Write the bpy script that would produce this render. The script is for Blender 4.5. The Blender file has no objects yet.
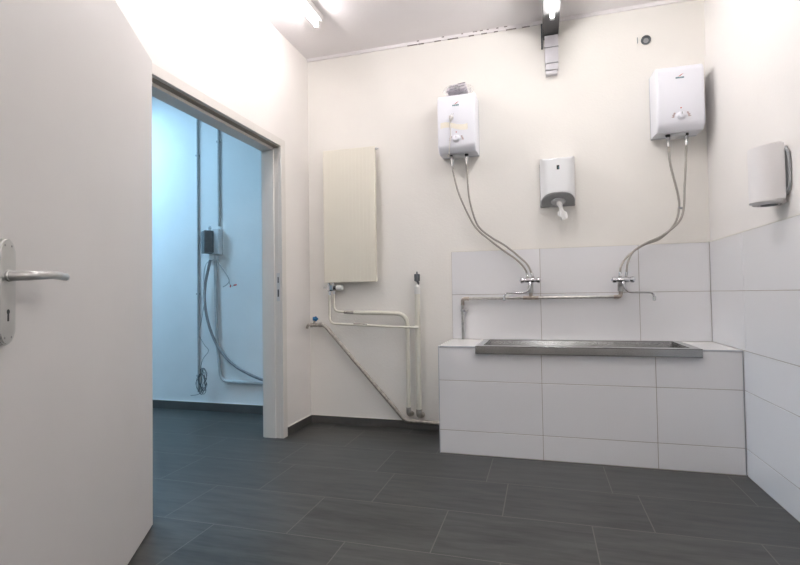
import bpy, bmesh, math, random
from mathutils import Vector, Matrix
random.seed(7)
C = bpy.context.scene.collection
PI = math.pi
# ---------------------------------------------------------------- room dimensions (metres)
D, XL, XR, ZC = 3.438, -1.72, 1.007, 2.813      # back wall, left wall, right wall, ceiling
YN = -2.6                                       # wall behind the camera
F, CT, CX0 = 2.954, 0.649, -0.616               # washing bench front, top, left end
WT = 0.135                                      # thickness of the wall with the doorway
DY0, DY1, DZ = 1.815, 3.0, 2.004                # doorway
BY, BX = 3.58, -4.6                             # far wall and far left wall of the adjoining room
# ---------------------------------------------------------------- materials
def nodes(name):
    m = bpy.data.materials.new(name); m.use_nodes = True
    nt = m.node_tree
    return m, nt, nt.nodes['Principled BSDF']
def L(nt, a, b): nt.links.new(a, b)
def pos(nt):
    return nt.nodes.new('ShaderNodeNewGeometry').outputs['Position']
def objco(nt):
    return nt.nodes.new('ShaderNodeTexCoord').outputs['Object']
def noise(nt, scale, detail=4, co=None, vec_scale=None):
    n = nt.nodes.new('ShaderNodeTexNoise'); n.inputs['Scale'].default_value = scale; n.inputs['Detail'].default_value = detail
    co = co or pos(nt)
    if vec_scale:
        mp = nt.nodes.new('ShaderNodeMapping'); mp.inputs['Scale'].default_value = vec_scale
        L(nt, co, mp.inputs['Vector']); co = mp.outputs['Vector']
    L(nt, co, n.inputs['Vector'])
    return n.outputs['Fac']
def ramp(nt, fac, stops):
    r = nt.nodes.new('ShaderNodeValToRGB'); e = r.color_ramp.elements
    while len(e) < len(stops): e.new(0.5)
    for el, (p, c) in zip(e, stops): el.position = p; el.color = (*c, 1)
    L(nt, fac, r.inputs['Fac']); return r.outputs['Color']
def bump(nt, bs, h, strength, dist=0.01):
    b = nt.nodes.new('ShaderNodeBump'); b.inputs['Strength'].default_value = strength; b.inputs['Distance'].default_value = dist
    L(nt, h, b.inputs['Height']); L(nt, b.outputs['Normal'], bs.inputs['Normal'])
def mat(name, col, rough=0.5, metal=0.0, var=0.04, scale=8.0, bmp=0.0, bscale=60.0, spec=None):
    m, nt, bs = nodes(name)
    lo = tuple(max(0, c*(1-var)) for c in col); hi = tuple(min(1, c*(1+var)) for c in col)
    L(nt, ramp(nt, noise(nt, scale), [(0.3, lo), (0.7, hi)]), bs.inputs['Base Color'])
    bs.inputs['Roughness'].default_value = rough; bs.inputs['Metallic'].default_value = metal
    if spec is not None: bs.inputs['Specular IOR Level'].default_value = spec
    if bmp: bump(nt, bs, noise(nt, bscale, 6), bmp)
    return m
M = {}
M['plaster'] = mat('painted_plaster', (0.862, 0.84, 0.797), 0.85, 0, 0.03, 1.6, 0.12, 90, 0.2)
M['plaster_left'] = mat('painted_plaster_left', (0.86, 0.825, 0.79), 0.85, 0, 0.02, 1.6, 0.08, 90, 0.2)
M['plaster_right'] = mat('painted_plaster_right', (0.86, 0.835, 0.81), 0.85, 0, 0.02, 1.6, 0.08, 90, 0.2)
M['ceiling'] = mat('ceiling_paint', (0.88, 0.85, 0.855), 0.9, 0, 0.025, 2.0, 0.15, 70, 0.2)
M['blue_room'] = mat('white_wall_paint', (0.86, 0.86, 0.85), 0.85, 0, 0.03, 2.5, 0.1, 60, 0.2)
M['tile'] = mat('white_glazed_tile', (0.82, 0.82, 0.835), 0.16, 0, 0.012, 1.2)
M['tile_top'] = mat('white_bench_tile', (0.84, 0.825, 0.81), 0.18, 0, 0.012, 1.2)
M['grout'] = mat('grey_grout', (0.40, 0.36, 0.33), 0.9, 0, 0.08, 40)
M['edge_trim'] = mat('aluminium_edge_trim', (0.48, 0.50, 0.54), 0.45, 0.0, 0.05, 30)
M['door'] = mat('door_laminate', (0.72, 0.70, 0.685), 0.45, 0, 0.012, 3, 0.02, 120)
M['frame'] = mat('door_frame_paint', (0.75, 0.715, 0.67), 0.5, 0, 0.02, 5, 0.03, 60)
M['seal'] = mat('door_seal_rubber', (0.36, 0.31, 0.26), 0.7, 0, 0.05, 30)
M['alu'] = mat('brushed_aluminium', (0.62, 0.62, 0.61), 0.33, 0.85, 0.05, 30)
M['steel'] = mat('stainless_steel', (0.44, 0.45, 0.455), 0.2, 1.0, 0.05, 6)
M['chrome'] = mat('chrome', (0.62, 0.63, 0.65), 0.12, 1.0, 0.05, 30)
M['pipe_steel'] = mat('steel_pipe', (0.50, 0.49, 0.47), 0.34, 0.9, 0.18, 40)
M['brass'] = mat('copper_fitting', (0.43, 0.375, 0.33), 0.42, 0.75, 0.25, 60)
M['galv'] = mat('galvanised_pipe', (0.42, 0.39, 0.35), 0.45, 0.6, 0.25, 50)
M['heater'] = mat('heater_white_plastic', (0.82, 0.83, 0.89), 0.28, 0, 0.01, 3)
M['heater_base'] = mat('heater_base_plastic', (0.60, 0.62, 0.66), 0.4, 0, 0.02, 6)
M['grey_plastic'] = mat('grey_plastic', (0.33, 0.34, 0.35), 0.45, 0, 0.04, 20)
M['pale_grey'] = mat('pale_grey_plastic', (0.60, 0.61, 0.62), 0.4, 0, 0.03, 20)
M['black'] = mat('black_plastic', (0.025, 0.027, 0.03), 0.45, 0, 0.2, 30)
M['dark_grey'] = mat('dark_grey_plastic', (0.10, 0.11, 0.12), 0.5, 0, 0.15, 30)
M['disp'] = mat('dispenser_white_plastic', (0.80, 0.815, 0.83), 0.28, 0, 0.01, 5)
M['disp_r'] = mat('dispenser_cream_plastic', (0.82, 0.80, 0.80), 0.3, 0, 0.01, 5)
M['paper'] = mat('tissue_paper', (0.88, 0.88, 0.87), 0.95, 0, 0.03, 40, 0.1, 100)
M['radiator'] = mat('radiator_enamel', (0.80, 0.765, 0.66), 0.42, 0, 0.012, 4)
M['pipe_paint'] = mat('painted_pipe', (0.74, 0.72, 0.63), 0.45, 0, 0.03, 20)
M['valve_white'] = mat('thermostat_plastic', (0.78, 0.78, 0.75), 0.35, 0, 0.02, 20)
M['blue'] = mat('blue_plastic', (0.02, 0.16, 0.36), 0.4, 0, 0.1, 40)
M['red'] = mat('red_plastic', (0.55, 0.07, 0.05), 0.4, 0, 0.1, 40)
M['teal'] = mat('teal_print', (0.07, 0.20, 0.24), 0.5, 0, 0.1, 40)
M['print_grey'] = mat('printed_scale_ink', (0.50, 0.40, 0.40), 0.5, 0, 0.15, 80)
M['leaflet'] = mat('leaflet_paper', (0.62, 0.58, 0.63), 0.7, 0, 0.1, 60)
M['tape'] = mat('cream_packing_tape', (0.83, 0.79, 0.69), 0.35, 0, 0.03, 20)
M['white_cable'] = mat('white_cable_sheath', (0.74, 0.72, 0.70), 0.4, 0, 0.03, 20)
M['conduit'] = mat('grey_conduit', (0.46, 0.47, 0.47), 0.45, 0.1, 0.08, 30)
M['conduit_pale'] = mat('pale_conduit', (0.52, 0.54, 0.55), 0.45, 0, 0.06, 30)
M['hose_grey'] = mat('grey_flexible_conduit', (0.30, 0.30, 0.31), 0.55, 0, 0.08, 40)
M['lamp_metal'] = mat('lamp_channel_metal', (0.10, 0.10, 0.10), 0.5, 0.0, 0.06, 14)
M['lamp_white'] = mat('lamp_white_enamel', (0.80, 0.78, 0.76), 0.4, 0, 0.02, 10)
M['bracket'] = mat('painted_block', (0.66, 0.645, 0.68), 0.7, 0, 0.06, 14, 0.2, 40)
M['dark_gap'] = mat('dark_gap', (0.27, 0.24, 0.23), 0.9, 0, 0.2, 30)
M['skirting'] = mat('skirting_tile', (0.085, 0.083, 0.078), 0.5, 0, 0.15, 8)
M['sealant'] = mat('white_sealant', (0.80, 0.78, 0.72), 0.6, 0, 0.03, 20)

def glass_film(name):
    m, nt, bs = nodes(name)
    bs.inputs['Roughness'].default_value = 0.2
    L(nt, ramp(nt, noise(nt, 30), [(0.3, (0.75, 0.74, 0.76)), (0.7, (0.9, 0.9, 0.9))]), bs.inputs['Base Color'])
    bs.inputs['Transmission Weight'].default_value = 0.0
    L(nt, ramp(nt, noise(nt, 45, 5), [(0.40, (0.10,)*3), (0.72, (0.42,)*3)]), bs.inputs['Alpha'])
    return m
M['film'] = glass_film('clear_plastic_film')

def hose_mat():
    m, nt, bs = nodes('braided_steel')
    w = nt.nodes.new('ShaderNodeTexWave'); w.inputs['Scale'].default_value = 60; w.inputs['Distortion'].default_value = 3
    L(nt, pos(nt), w.inputs['Vector'])
    L(nt, ramp(nt, w.outputs['Fac'], [(0.2, (0.27, 0.25, 0.22)), (0.8, (0.52, 0.50, 0.46))]), bs.inputs['Base Color'])
    bs.inputs['Metallic'].default_value = 0.75; bs.inputs['Roughness'].default_value = 0.42
    bump(nt, bs, w.outputs['Fac'], 0.4, 0.003)
    return m
M['braid'] = hose_mat()

def emis(name, col, s):
    m, nt, bs = nodes(name)
    bs.inputs['Base Color'].default_value = (0.9, 0.9, 0.9, 1)
    bs.inputs['Emission Color'].default_value = (*col, 1); bs.inputs['Emission Strength'].default_value = s
    return m
TUBE = 33.0
M['tube'] = emis('fluorescent_tube', (1.0, 0.945, 0.96), TUBE)
M['tube_fill'] = emis('fill_light_tube', (1.0, 0.965, 0.955), 95.0)  # glow of the added fill lamp behind the camera
M['cyan_standin'] = emis('cyan_standin_glow', (0.40, 0.71, 1.0), 24.0)  # glow of the added panel that lights the next room blue
M['tube_soft'] = emis('fluorescent_tube_soft', (1.0, 0.965, 0.95), 52.0)

def floor_mat():
    """60 x 37.5 cm slate-look tiles, each row shifted by its own amount"""
    m, nt, bs = nodes('slate_floor_tiles')
    def math_(op, a, b=None, c=None):
        n = nt.nodes.new('ShaderNodeMath'); n.operation = op
        for i, v in enumerate((a, b, c)):
            if v is None: continue
            if isinstance(v, (int, float)): n.inputs[i].default_value = v
            else: L(nt, v, n.inputs[i])
        return n.outputs[0]
    P = pos(nt); s = nt.nodes.new('ShaderNodeSeparateXYZ'); L(nt, P, s.inputs[0])
    x, y = s.outputs[0], s.outputs[1]
    RH, TW = 0.375, 0.600
    v = math_('DIVIDE', math_('SUBTRACT', y, 1.806), RH)
    row = math_('FLOOR', v)
    off = math_('MULTIPLY', math_('FRACT', math_('MULTIPLY', row, 0.37)), TW)
    for k, o in ((-1, 0.437), (0, 0.178), (1, 0.415), (2, 0.305), (3, 0.565)):
        hit = math_('COMPARE', row, k, 0.1)
        off = math_('ADD', math_('MULTIPLY', off, math_('SUBTRACT', 1.0, hit)), math_('MULTIPLY', hit, o))
    u = math_('DIVIDE', math_('SUBTRACT', x, off), TW)
    col = math_('FLOOR', u)
    fu = math_('MULTIPLY', math_('FRACT', u), TW); fv = math_('MULTIPLY', math_('FRACT', v), RH)
    g = 0.0022
    du = math_('MINIMUM', fu, math_('SUBTRACT', TW, fu)); dv = math_('MINIMUM', fv, math_('SUBTRACT', RH, fv))
    mort = math_('LESS_THAN', math_('MINIMUM', du, dv), g)
    cv = nt.nodes.new('ShaderNodeCombineXYZ'); L(nt, col, cv.inputs[0]); L(nt, row, cv.inputs[1])
    wn = nt.nodes.new('ShaderNodeTexWhiteNoise'); wn.noise_dimensions = '2D'; L(nt, cv.outputs[0], wn.inputs['Vector'])
    # streaks along the length of each tile
    va = nt.nodes.new('ShaderNodeVectorMath'); va.operation = 'ADD'; L(nt, P, va.inputs[0])
    cs = nt.nodes.new('ShaderNodeVectorMath'); cs.operation = 'SCALE'; L(nt, wn.outputs['Color'], cs.inputs[0]); cs.inputs['Scale'].default_value = 7
    L(nt, cs.outputs[0], va.inputs[1])
    n1 = noise(nt, 5, 8, va.outputs[0], (0.7, 5.0, 1)); n2 = noise(nt, 26, 6, va.outputs[0], (0.5, 3.0, 1))
    mix = math_('ADD', math_('MULTIPLY', n1, 0.65), math_('MULTIPLY', n2, 0.35))
    mix = math_('ADD', mix, math_('MULTIPLY', math_('SUBTRACT', wn.outputs['Value'], 0.5), 0.10))
    c = ramp(nt, mix, [(0.30, (0.020, 0.0205, 0.0195)), (0.72, (0.092, 0.092, 0.086))])
    mx = nt.nodes.new('ShaderNodeMix'); mx.data_type = 'RGBA'
    L(nt, mort, mx.inputs['Factor']); L(nt, c, mx.inputs['A']); mx.inputs['B'].default_value = (0.135, 0.128, 0.115, 1)
    L(nt, mx.outputs['Result'], bs.inputs['Base Color'])
    r = math_('ADD', 0.30, math_('MULTIPLY', mix, 0.2)); L(nt, r, bs.inputs['Roughness'])
    h = math_('SUBTRACT', math_('MULTIPLY', mix, 0.5), mort)
    bump(nt, bs, h, 0.25, 0.002)
    return m
M['floor'] = floor_mat()

# ---------------------------------------------------------------- mesh helpers (world coordinates)
W = {}
def new(): return bmesh.new()
def obj(name, bm, m, parent=None, smooth=True, **kw):
    off = W.get(parent.name, Vector()) if parent else Vector()
    for v in bm.verts: v.co -= off
    bmesh.ops.recalc_face_normals(bm, faces=bm.faces)
    me = bpy.data.meshes.new(name); bm.to_mesh(me); bm.free()
    if smooth:
        for p in me.polygons: p.use_smooth = True
        me.set_sharp_from_angle(angle=math.radians(35))
    me.materials.append(M[m])
    o = bpy.data.objects.new(name, me); C.objects.link(o)
    if parent: o.parent = parent
    W[o.name] = off.copy()
    for k, v in kw.items(): o[k] = v
    return o
def thing(name, label, cat, loc=(0, 0, 0), group=None):
    o = bpy.data.objects.new(name, None); C.objects.link(o)
    o.empty_display_size = 0.05; o.location = loc; o['label'] = label; o['category'] = cat
    if group: o['group'] = group
    W[o.name] = Vector(loc)
    return o
def struct(name, bm, m, parent=None, label=None):
    o = obj(name, bm, m, parent, smooth=False)
    if not parent: o['kind'] = 'structure'
    if label: o['label'] = label
    return o
def box(bm, x0, x1, y0, y1, z0, z1, bev=0.0, seg=2):
    vs = [bm.verts.new((x, y, z)) for x in (x0, x1) for y in (y0, y1) for z in (z0, z1)]
    idx = ((0, 1, 3, 2), (4, 6, 7, 5), (0, 4, 5, 1), (2, 3, 7, 6), (0, 2, 6, 4), (1, 5, 7, 3))
    fs = [bm.faces.new([vs[i] for i in f]) for f in idx]
    if bev:
        es = list({e for f in fs for e in f.edges})
        bmesh.ops.bevel(bm, geom=es, offset=bev, segments=seg, affect='EDGES', profile=0.5)
    return vs
def catmull(pts, n=8):
    P = [Vector(p) for p in pts]; out = []
    for i in range(len(P)-1):
        a, b, c, d = P[max(i-1, 0)], P[i], P[i+1], P[min(i+2, len(P)-1)]
        for k in range(n):
            t = k/n
            out.append(0.5*((2*b)+(c-a)*t+(2*a-5*b+4*c-d)*t*t+(3*b-a-3*c+d)*t**3))
    out.append(P[-1]); return out
def fillet(pts, r, n=6):
    """polyline with its corners rounded to radius about r"""
    P = [Vector(p) for p in pts]; out = [P[0]]
    for i in range(1, len(P)-1):
        a = (P[i-1]-P[i]); b = (P[i+1]-P[i]); rr = min(r, a.length*0.49, b.length*0.49)
        A, B = P[i]+a.normalized()*rr, P[i]+b.normalized()*rr
        for k in range(n+1):
            t = k/n; out.append(A*(1-t)**2+P[i]*2*t*(1-t)+B*t*t)
    out.append(P[-1]); return out
def tube(bm, pts, r, seg=12, caps=True):
    P = [Vector(p) for p in pts]; rs = r if isinstance(r, (list, tuple)) else [r]*len(P)
    T = []
    for i in range(len(P)):
        t = P[min(i+1, len(P)-1)]-P[max(i-1, 0)]
        T.append(t.normalized() if t.length > 1e-9 else Vector((0, 0, 1)))
    u = T[0].orthogonal().normalized(); rings = []
    for i, p in enumerate(P):
        u = (u-T[i]*u.dot(T[i])).normalized(); w = T[i].cross(u)
        rings.append([bm.verts.new(p+(u*math.cos(a)+w*math.sin(a))*rs[i]) for a in (2*PI*k/seg for k in range(seg))])
    for a, b in zip(rings, rings[1:]):
        for k in range(seg): bm.faces.new((a[k], a[(k+1) % seg], b[(k+1) % seg], b[k]))
    if caps: bm.faces.new(rings[0][::-1]); bm.faces.new(rings[-1])
def cyl(bm, a, b, r, seg=20, ch=0.0):
    a, b = Vector(a), Vector(b); d = (b-a).normalized()
    if ch: tube(bm, [a, a+d*1e-5, a+d*ch, b-d*ch, b-d*1e-5, b], [r-ch, r-ch, r, r, r-ch, r-ch], seg)
    else: tube(bm, [a, b], r, seg)
def lathe(bm, o, axis, prof, seg=24):
    """prof: list of (distance along axis, radius)"""
    o, d = Vector(o), Vector(axis).normalized()
    tube_pts = [o+d*h for h, _ in prof]
    u = d.orthogonal().normalized(); w = d.cross(u); rings = []
    for (h, r), p in zip(prof, tube_pts):
        rings.append([bm.verts.new(p+(u*math.cos(a)+w*math.sin(a))*max(r, 1e-4)) for a in (2*PI*k/seg for k in range(seg))])
    for a, b in zip(rings, rings[1:]):
        for k in range(seg): bm.faces.new((a[k], a[(k+1) % seg], b[(k+1) % seg], b[k]))
    bm.faces.new(rings[0][::-1]); bm.faces.new(rings[-1])
def sphere(bm, c, r, sx=1, sy=1, sz=1):
    m = Matrix.Translation(c) @ Matrix.Diagonal((sx, sy, sz, 1))
    bmesh.ops.create_uvsphere(bm, u_segments=16, v_segments=10, radius=r, matrix=m)
def prism(bm, poly, f0, f1):
    """poly: 2D points; f0,f1: map a 2D point to 3D on the two end faces"""
    a = [bm.verts.new(f0(p)) for p in poly]; b = [bm.verts.new(f1(p)) for p in poly]; n = len(poly)
    bm.faces.new(a); bm.faces.new(b[::-1])
    for i in range(n): bm.faces.new((a[i], a[(i+1) % n], b[(i+1) % n], b[i]))
    return a, b

# ================================================================ SETTING
bm = new(); box(bm, BX-0.1, XR+0.1, YN-0.1, BY+0.1, -0.1, 0); struct('floor', bm, 'floor')
bm = new(); box(bm, XL-WT, XR+0.1, YN-0.1, BY+0.1, ZC, ZC+0.1); struct('ceiling', bm, 'ceiling')
bm = new(); box(bm, XL-WT, XR+0.1, D, D+0.1, 0, ZC); struct('wall_back', bm, 'plaster')
bm = new(); box(bm, XL-WT, XR+0.1, YN-0.1, YN, 0, ZC); struct('wall_front', bm, 'plaster_left')
# right wall: the plaster below a faint ledge is a few millimetres thicker
bm = new()
prof = [(XR+0.1, 0), (XR, 0), (XR, 1), (XR+0.008, 1.004), (XR+0.008, ZC), (XR+0.1, ZC)]
def rw(y, zl):
    def f(p):
        z = zl if p[1] == 1 else zl+0.008 if p[1] == 1.004 else p[1]
        return (p[0], y, z)
    return f
prism(bm, prof, rw(D, 2.425), rw(YN, 2.0)); struct('wall_right', bm, 'plaster_right')
# left wall around the doorway
bm = new()
box(bm, XL-WT, XL, YN, DY0-0.02, 0, ZC); box(bm, XL-WT, XL, DY1+0.02, D, 0, ZC); box(bm, XL-WT, XL, DY0-0.02, DY1+0.02, DZ+0.02, ZC)
bmesh.ops.remove_doubles(bm, verts=bm.verts, dist=1e-5)
struct('wall_left', bm, 'plaster_left')
# adjoining room
bm = new(); box(bm, BX-0.1, XL-WT, BY, BY+0.1, 0, ZC); struct('wall_adjoining', bm, 'blue_room')
bm = new(); box(bm, BX-0.1, XL-WT, -0.6, -0.5, 0, ZC); struct('wall_adjoining_near', bm, 'blue_room')
bm = new(); box(bm, BX-0.1, XL-WT, YN-0.1, BY+0.1, ZC, ZC+0.1); struct('ceiling_adjoining', bm, 'blue_room')
bm = new(); box(bm, XL-WT, XL-0.02, D+0.1, BY, 0, ZC); struct('wall_adjoining_return', bm, 'blue_room')
bm = new(); box(bm, BX-0.1, BX, -0.5, BY, 0, ZC); struct('wall_adjoining_left', bm, 'blue_room')
# skirting tiles with a pale sealant line along the top
def skirting(name, x0, x1, y0, y1, h=0.058):
    bm = new(); box(bm, x0, x1, y0, y1, 0, h); o = struct(name, bm, 'skirting')
    bm = new(); box(bm, x0, x1, y0, y1, h, h+0.004); struct('sealant_line', bm, 'sealant', o)
skirting('baseboard_back', XL, CX0, D-0.009, D)
skirting('baseboard_left', XL, XL+0.009, 3.075, D-0.009)
skirting('baseboard_adjoining', BX, XL-WT, BY-0.009, BY, 0.072)
# ceiling edge strip with a cracked joint under it
bm = new(); box(bm, XL, XR, D-0.014, D, ZC-0.022, ZC); o = struct('trim_1', bm, 'ceiling')
bm = new(); x = XL+0.02
while x < XR-0.02:
    w = random.uniform(0.02, 0.12); t = (random.choice((0.0005, 0.0006, 0.0013)) if -0.95 < x < 0.05 else 0.0003)
    z = ZC-0.0222
    if t > 0.0004: box(bm, x, min(x+w, XR), D-0.0145, D-0.001, z-t, z+0.0002)
    x += w+random.uniform(0.0, 0.09)
for i in range(9):
    x = random.choice((random.uniform(-1.6, -1.5), random.uniform(-0.9, 0.05), random.uniform(-0.6, 0.0))); s = random.uniform(0.003, 0.008)
    box(bm, x, x+s*3, D-0.018, D-0.012, ZC-0.004-random.random()*0.003, ZC-0.0005)
struct('crack', bm, 'dark_gap', o)

# ---------------- door frame (trim_2): rebated casing and lining of the doorway
bm = new()
cx = XL+0.012; cw = 0.052
def frame_leg(y_in, y_out):
    lo, hi = min(y_in, y_out), max(y_in, y_out)
    box(bm, XL-0.012, cx, lo, hi, 0, DZ+cw, 0.002, 2)                                # architrave, room side
    box(bm, XL-WT-0.012, XL-WT-0.0005, lo, hi, 0, DZ+cw-0.02, 0.003, 2)              # architrave, far side
sgn = 1
frame_leg(DY1, DY1+cw+0.005); frame_leg(DY0, DY0-cw-0.005)
box(bm, XL-0.012, cx, DY0+0.0002, DY1-0.0002, DZ, DZ+cw, 0.002, 2)
box(bm, XL-WT-0.012, XL-WT-0.0005, DY0+0.0002, DY1-0.0002, DZ-0.02, DZ+cw-0.02, 0.003, 2)
box(bm, XL-0.05, XL-0.0125, DY1, DY1+0.02, 0, DZ+0.019); box(bm, XL-WT, XL-0.045, DY1-0.008, DY1+0.02, 0, DZ-0.02, 0.002, 1)    # lining: rebate and stop
box(bm, XL-0.05, XL-0.0125, DY0-0.02, DY0, 0, DZ+0.019); box(bm, XL-WT, XL-0.045, DY0-0.02, DY0+0.022, 0, DZ-0.02, 0.002, 1)
box(bm, XL-0.05, XL-0.0125, DY0+0.0002, DY1-0.0002, DZ, DZ+0.019); box(bm, XL-WT, XL-0.0455, DY0+0.0222, DY1-0.0082, DZ-0.022, DZ+0.02)
frame = struct('trim_2', bm, 'frame')
bm = new()
box(bm, XL-0.045, XL-0.013, DY0, DY1, DZ-0.006, DZ-0.0005)
struct('door_seal', bm, 'seal', frame)
bm = new(); box(bm, XL-0.030, XL-0.006, DY1-0.003, DY1+0.001, 0.935, 1.128, 0.0008, 1)
sp = obj('strike_plate', bm, 'pale_grey', frame, label='grey metal strike plate')
bm = new(); box(bm, XL-0.023, XL-0.013, DY1-0.0036, DY1-0.002, 0.965, 1.015); box(bm, XL-0.022, XL-0.014, DY1-0.0036, DY1-0.002, 1.06, 1.10)
obj('latch_hole', bm, 'black', sp)

# ---------------- door leaf (door_1), swung wide open into the room
HX, HY = -1.604, 1.722
e1 = Vector((0.473, -0.881, 0)).normalized(); n1 = Vector((e1.y*-1, e1.x, 0))     # along the leaf, towards the room
if n1.dot(Vector((1, 0.5, 0))) < 0: n1 = -n1
DR = Matrix((( e1.x, n1.x, 0, HX), (e1.y, n1.y, 0, HY), (0, 0, 1, 0), (0, 0, 0, 1)))
LW = 1.155
def dl(bm): bmesh.ops.transform(bm, matrix=DR, verts=bm.verts); return bm
bm = new(); box(bm, 0, LW, -0.042, 0, 0.008, 1.998, 0.0015, 1); box(bm, -0.012, LW+0.012, -0.042, -0.026, 0.008, 2.01, 0.0015, 1)
door = struct('door_1', dl(bm), 'door'); door['label'] = 'wide plain grey-white door leaf standing open at left'
bm = new()
for z in (0.25, 1.75): cyl(bm, (-0.02, -0.048, z-0.05), (-0.02, -0.048, z+0.05), 0.009, 12)
obj('hinge', dl(bm), 'alu', door)
# handle plate: rounded plate with lever, keyhole and screws
pc, pz0, pz1, hw = 1.097, 0.871, 1.096, 0.0275
bm = new(); poly = []
for k in range(13): a = PI*k/12; poly.append((pc+hw*math.cos(a), pz1-hw+hw*math.sin(a)))
for k in range(13): a = PI+PI*k/12; poly.append((pc+hw*math.cos(a), pz0+hw+hw*math.sin(a)))
a, b = prism(bm, poly, lambda p: (p[0], 0, p[1]), lambda p: (p[0], 0.009, p[1]))
es = [e for e in bm.edges if all(abs(v.co.y-0.009) < 1e-6 for v in e.verts)]
bmesh.ops.bevel(bm, geom=es, offset=0.003, segments=3, affect='EDGES')
plate = obj('handle_plate', dl(bm), 'alu', door, label='brushed aluminium handle plate')
bm = new()
lz = 1.017
pth = fillet([(pc, 0.006, lz), (pc, 0.052, lz), (pc-0.05, 0.053, lz+0.003), (pc-0.09, 0.054, lz+0.005), (pc-0.130, 0.052, lz+0.004), (pc-0.166, 0.048, lz+0.003)], 0.012, 6)
tube(bm, pth, [0.0108-0.0014*i/len(pth) for i in range(len(pth))], 14)
sphere(bm, pth[-1], 0.0094)
lever = obj('lever', dl(bm), 'alu', plate, label='brushed metal door lever')
bm = new(); lathe(bm, (pc, 0.008, lz), (0, 1, 0), [(0, 0.0125), (0.004, 0.0125), (0.005, 0.011)], 24); obj('lever_collar', dl(bm), 'alu', plate)
bm = new(); cyl(bm, (pc, 0.0085, 0.941), (pc, 0.0096, 0.941), 0.0052, 16); box(bm, pc-0.0028, pc+0.0028, 0.0085, 0.0096, 0.921, 0.941); obj('keyhole', dl(bm), 'black', plate)
for dx in (-0.0125, 0.0125):
    for z in (pz1-0.016, pz0+0.016):
        bm = new(); lathe(bm, (pc+dx, 0.0085, z), (0, 1, 0), [(0, 0.0028), (0.001, 0.0022)], 10); obj('screw', dl(bm), 'grey_plastic', plate)

# ================================================================ TILING
G = 0.0016
def tiles_y(bm, y0, y1, xs, zs):
    for a, b in zip(xs, xs[1:]):
        for c, d in zip(zs, zs[1:]): box(bm, a+G, b-G, y0, y1, c+G, d-G, 0.0009, 1)
def tiles_x(bm, x0, x1, ys, zs):
    for a, b in zip(ys, ys[1:]):
        for c, d in zip(zs, zs[1:]): box(bm, x0, x1, a+G, b-G, c+G, d-G, 0.0009, 1)
TT = 0.007
zt, zj, z1, z2 = 1.263, 0.9596, 0.4417, 0.1417
# back wall splash tiles
bm = new(); tiles_y(bm, D-TT, D-0.002, [-0.611, -0.008, 0.5986, XR-TT], [CT, zj, zt]); bk = struct('trim_3', bm, 'tile')
bm = new(); box(bm, -0.611, XR-TT, D-TT+0.0014, D, CT, zt-0.0005); struct('grout', bm, 'grout', bk)
bm = new(); box(bm, -0.611, XR-TT, D-TT-0.001, D, zt-0.001, zt+0.004); struct('sealant_line', bm, 'sealant', bk)
# right wall tiles
ys = [D-TT]
ys2 = [2.919, 2.316, 1.713, 1.11, 0.507, -0.096, -0.699, -1.302, -1.905, -2.508]
bm = new()
tiles_x(bm, XR-TT, XR-0.002, (ys+ys2)[::-1], [CT, zj, zt])
tiles_x(bm, XR-TT, XR-0.002, ([F-0.002]+ys2[1:])[::-1], [0.002, z2, z1, CT])
rt = struct('trim_4', bm, 'tile')
bm = new(); box(bm, XR-TT+0.0014, XR, ys2[-1], D-TT, CT, zt-0.0005); box(bm, XR-TT+0.0014, XR, ys2[-1], F, 0, CT); struct('grout', bm, 'grout', rt)
bm = new(); box(bm, XR-TT-0.001, XR, ys2[-1], D-TT, zt-0.001, zt+0.004); struct('sealant_line', bm, 'sealant', rt)

# ---------------- tiled washing bench
SX0, SX1, SY0, SY1 = -0.365, 0.785, F+0.010, 3.355       # opening for the sink
XE = XR-TT-0.001
bench = thing('tiled_bench', 'low wide bench clad in white tiles, built against the back wall under the taps', 'bench', ((CX0+XR)/2, F, 0))
bm = new()
yb = D-TT-0.001
zb_ = CT-0.008
box(bm, CX0+TT, XE, F+TT, F+0.016, 0, zb_); box(bm, CX0+TT, CX0+0.1, F+0.016, yb, 0, zb_); box(bm, XE-0.1, XE, F+0.016, yb, 0, zb_); box(bm, CX0+0.1, XE-0.1, 3.362, yb, 0, zb_)
obj('core', bm, 'grout', bench, False)
xs = [CX0, -0.0113, 0.5865, XE]
bm = new(); tiles_y(bm, F, F+TT-0.001, xs, [0.002, z2, z1, CT-0.009]); fr = obj('front_tiles', bm, 'tile', bench, False)
bm = new(); box(bm, CX0+0.001, XE, F+0.0012, F+TT, 0, CT-0.009); obj('grout', bm, 'grout', fr, False)
bm = new(); tiles_x(bm, CX0, CX0+TT-0.001, [F+0.01, 3.2, yb], [0.002, z2, z1, CT-0.009]); obj('end_tiles', bm, 'tile', bench, False)
bm = new()
for (a, b, c, d) in ((CX0, SX0, F, yb), (SX1, XE, F, yb), (SX0, SX1, SY1, yb), (SX0, SX1, F, SY0)):
    box(bm, a+0.0006, b-0.0006, c+0.0006, d-0.0006, CT-0.009, CT, 0.0008, 1)
obj('top_tiles', bm, 'tile_top', bench, False)
for tb in ((CX0-0.002, CX0+0.003, F-0.002, F+0.003, 0, CT+0.001), (CX0+0.006, SX0-0.02, F-0.0025, F+0.002, CT-0.009, CT+0.0008),
           (SX1+0.02, XE, F-0.0025, F+0.002, CT-0.009, CT+0.0008), (XE-0.004, XE-0.0005, F-0.002, F+0.003, 0, CT-0.0095)):
    bm = new(); box(bm, *tb, 0.0008, 1); obj('edge_trim', bm, 'edge_trim', bench, label='thin grey metal edge trim')

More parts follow.
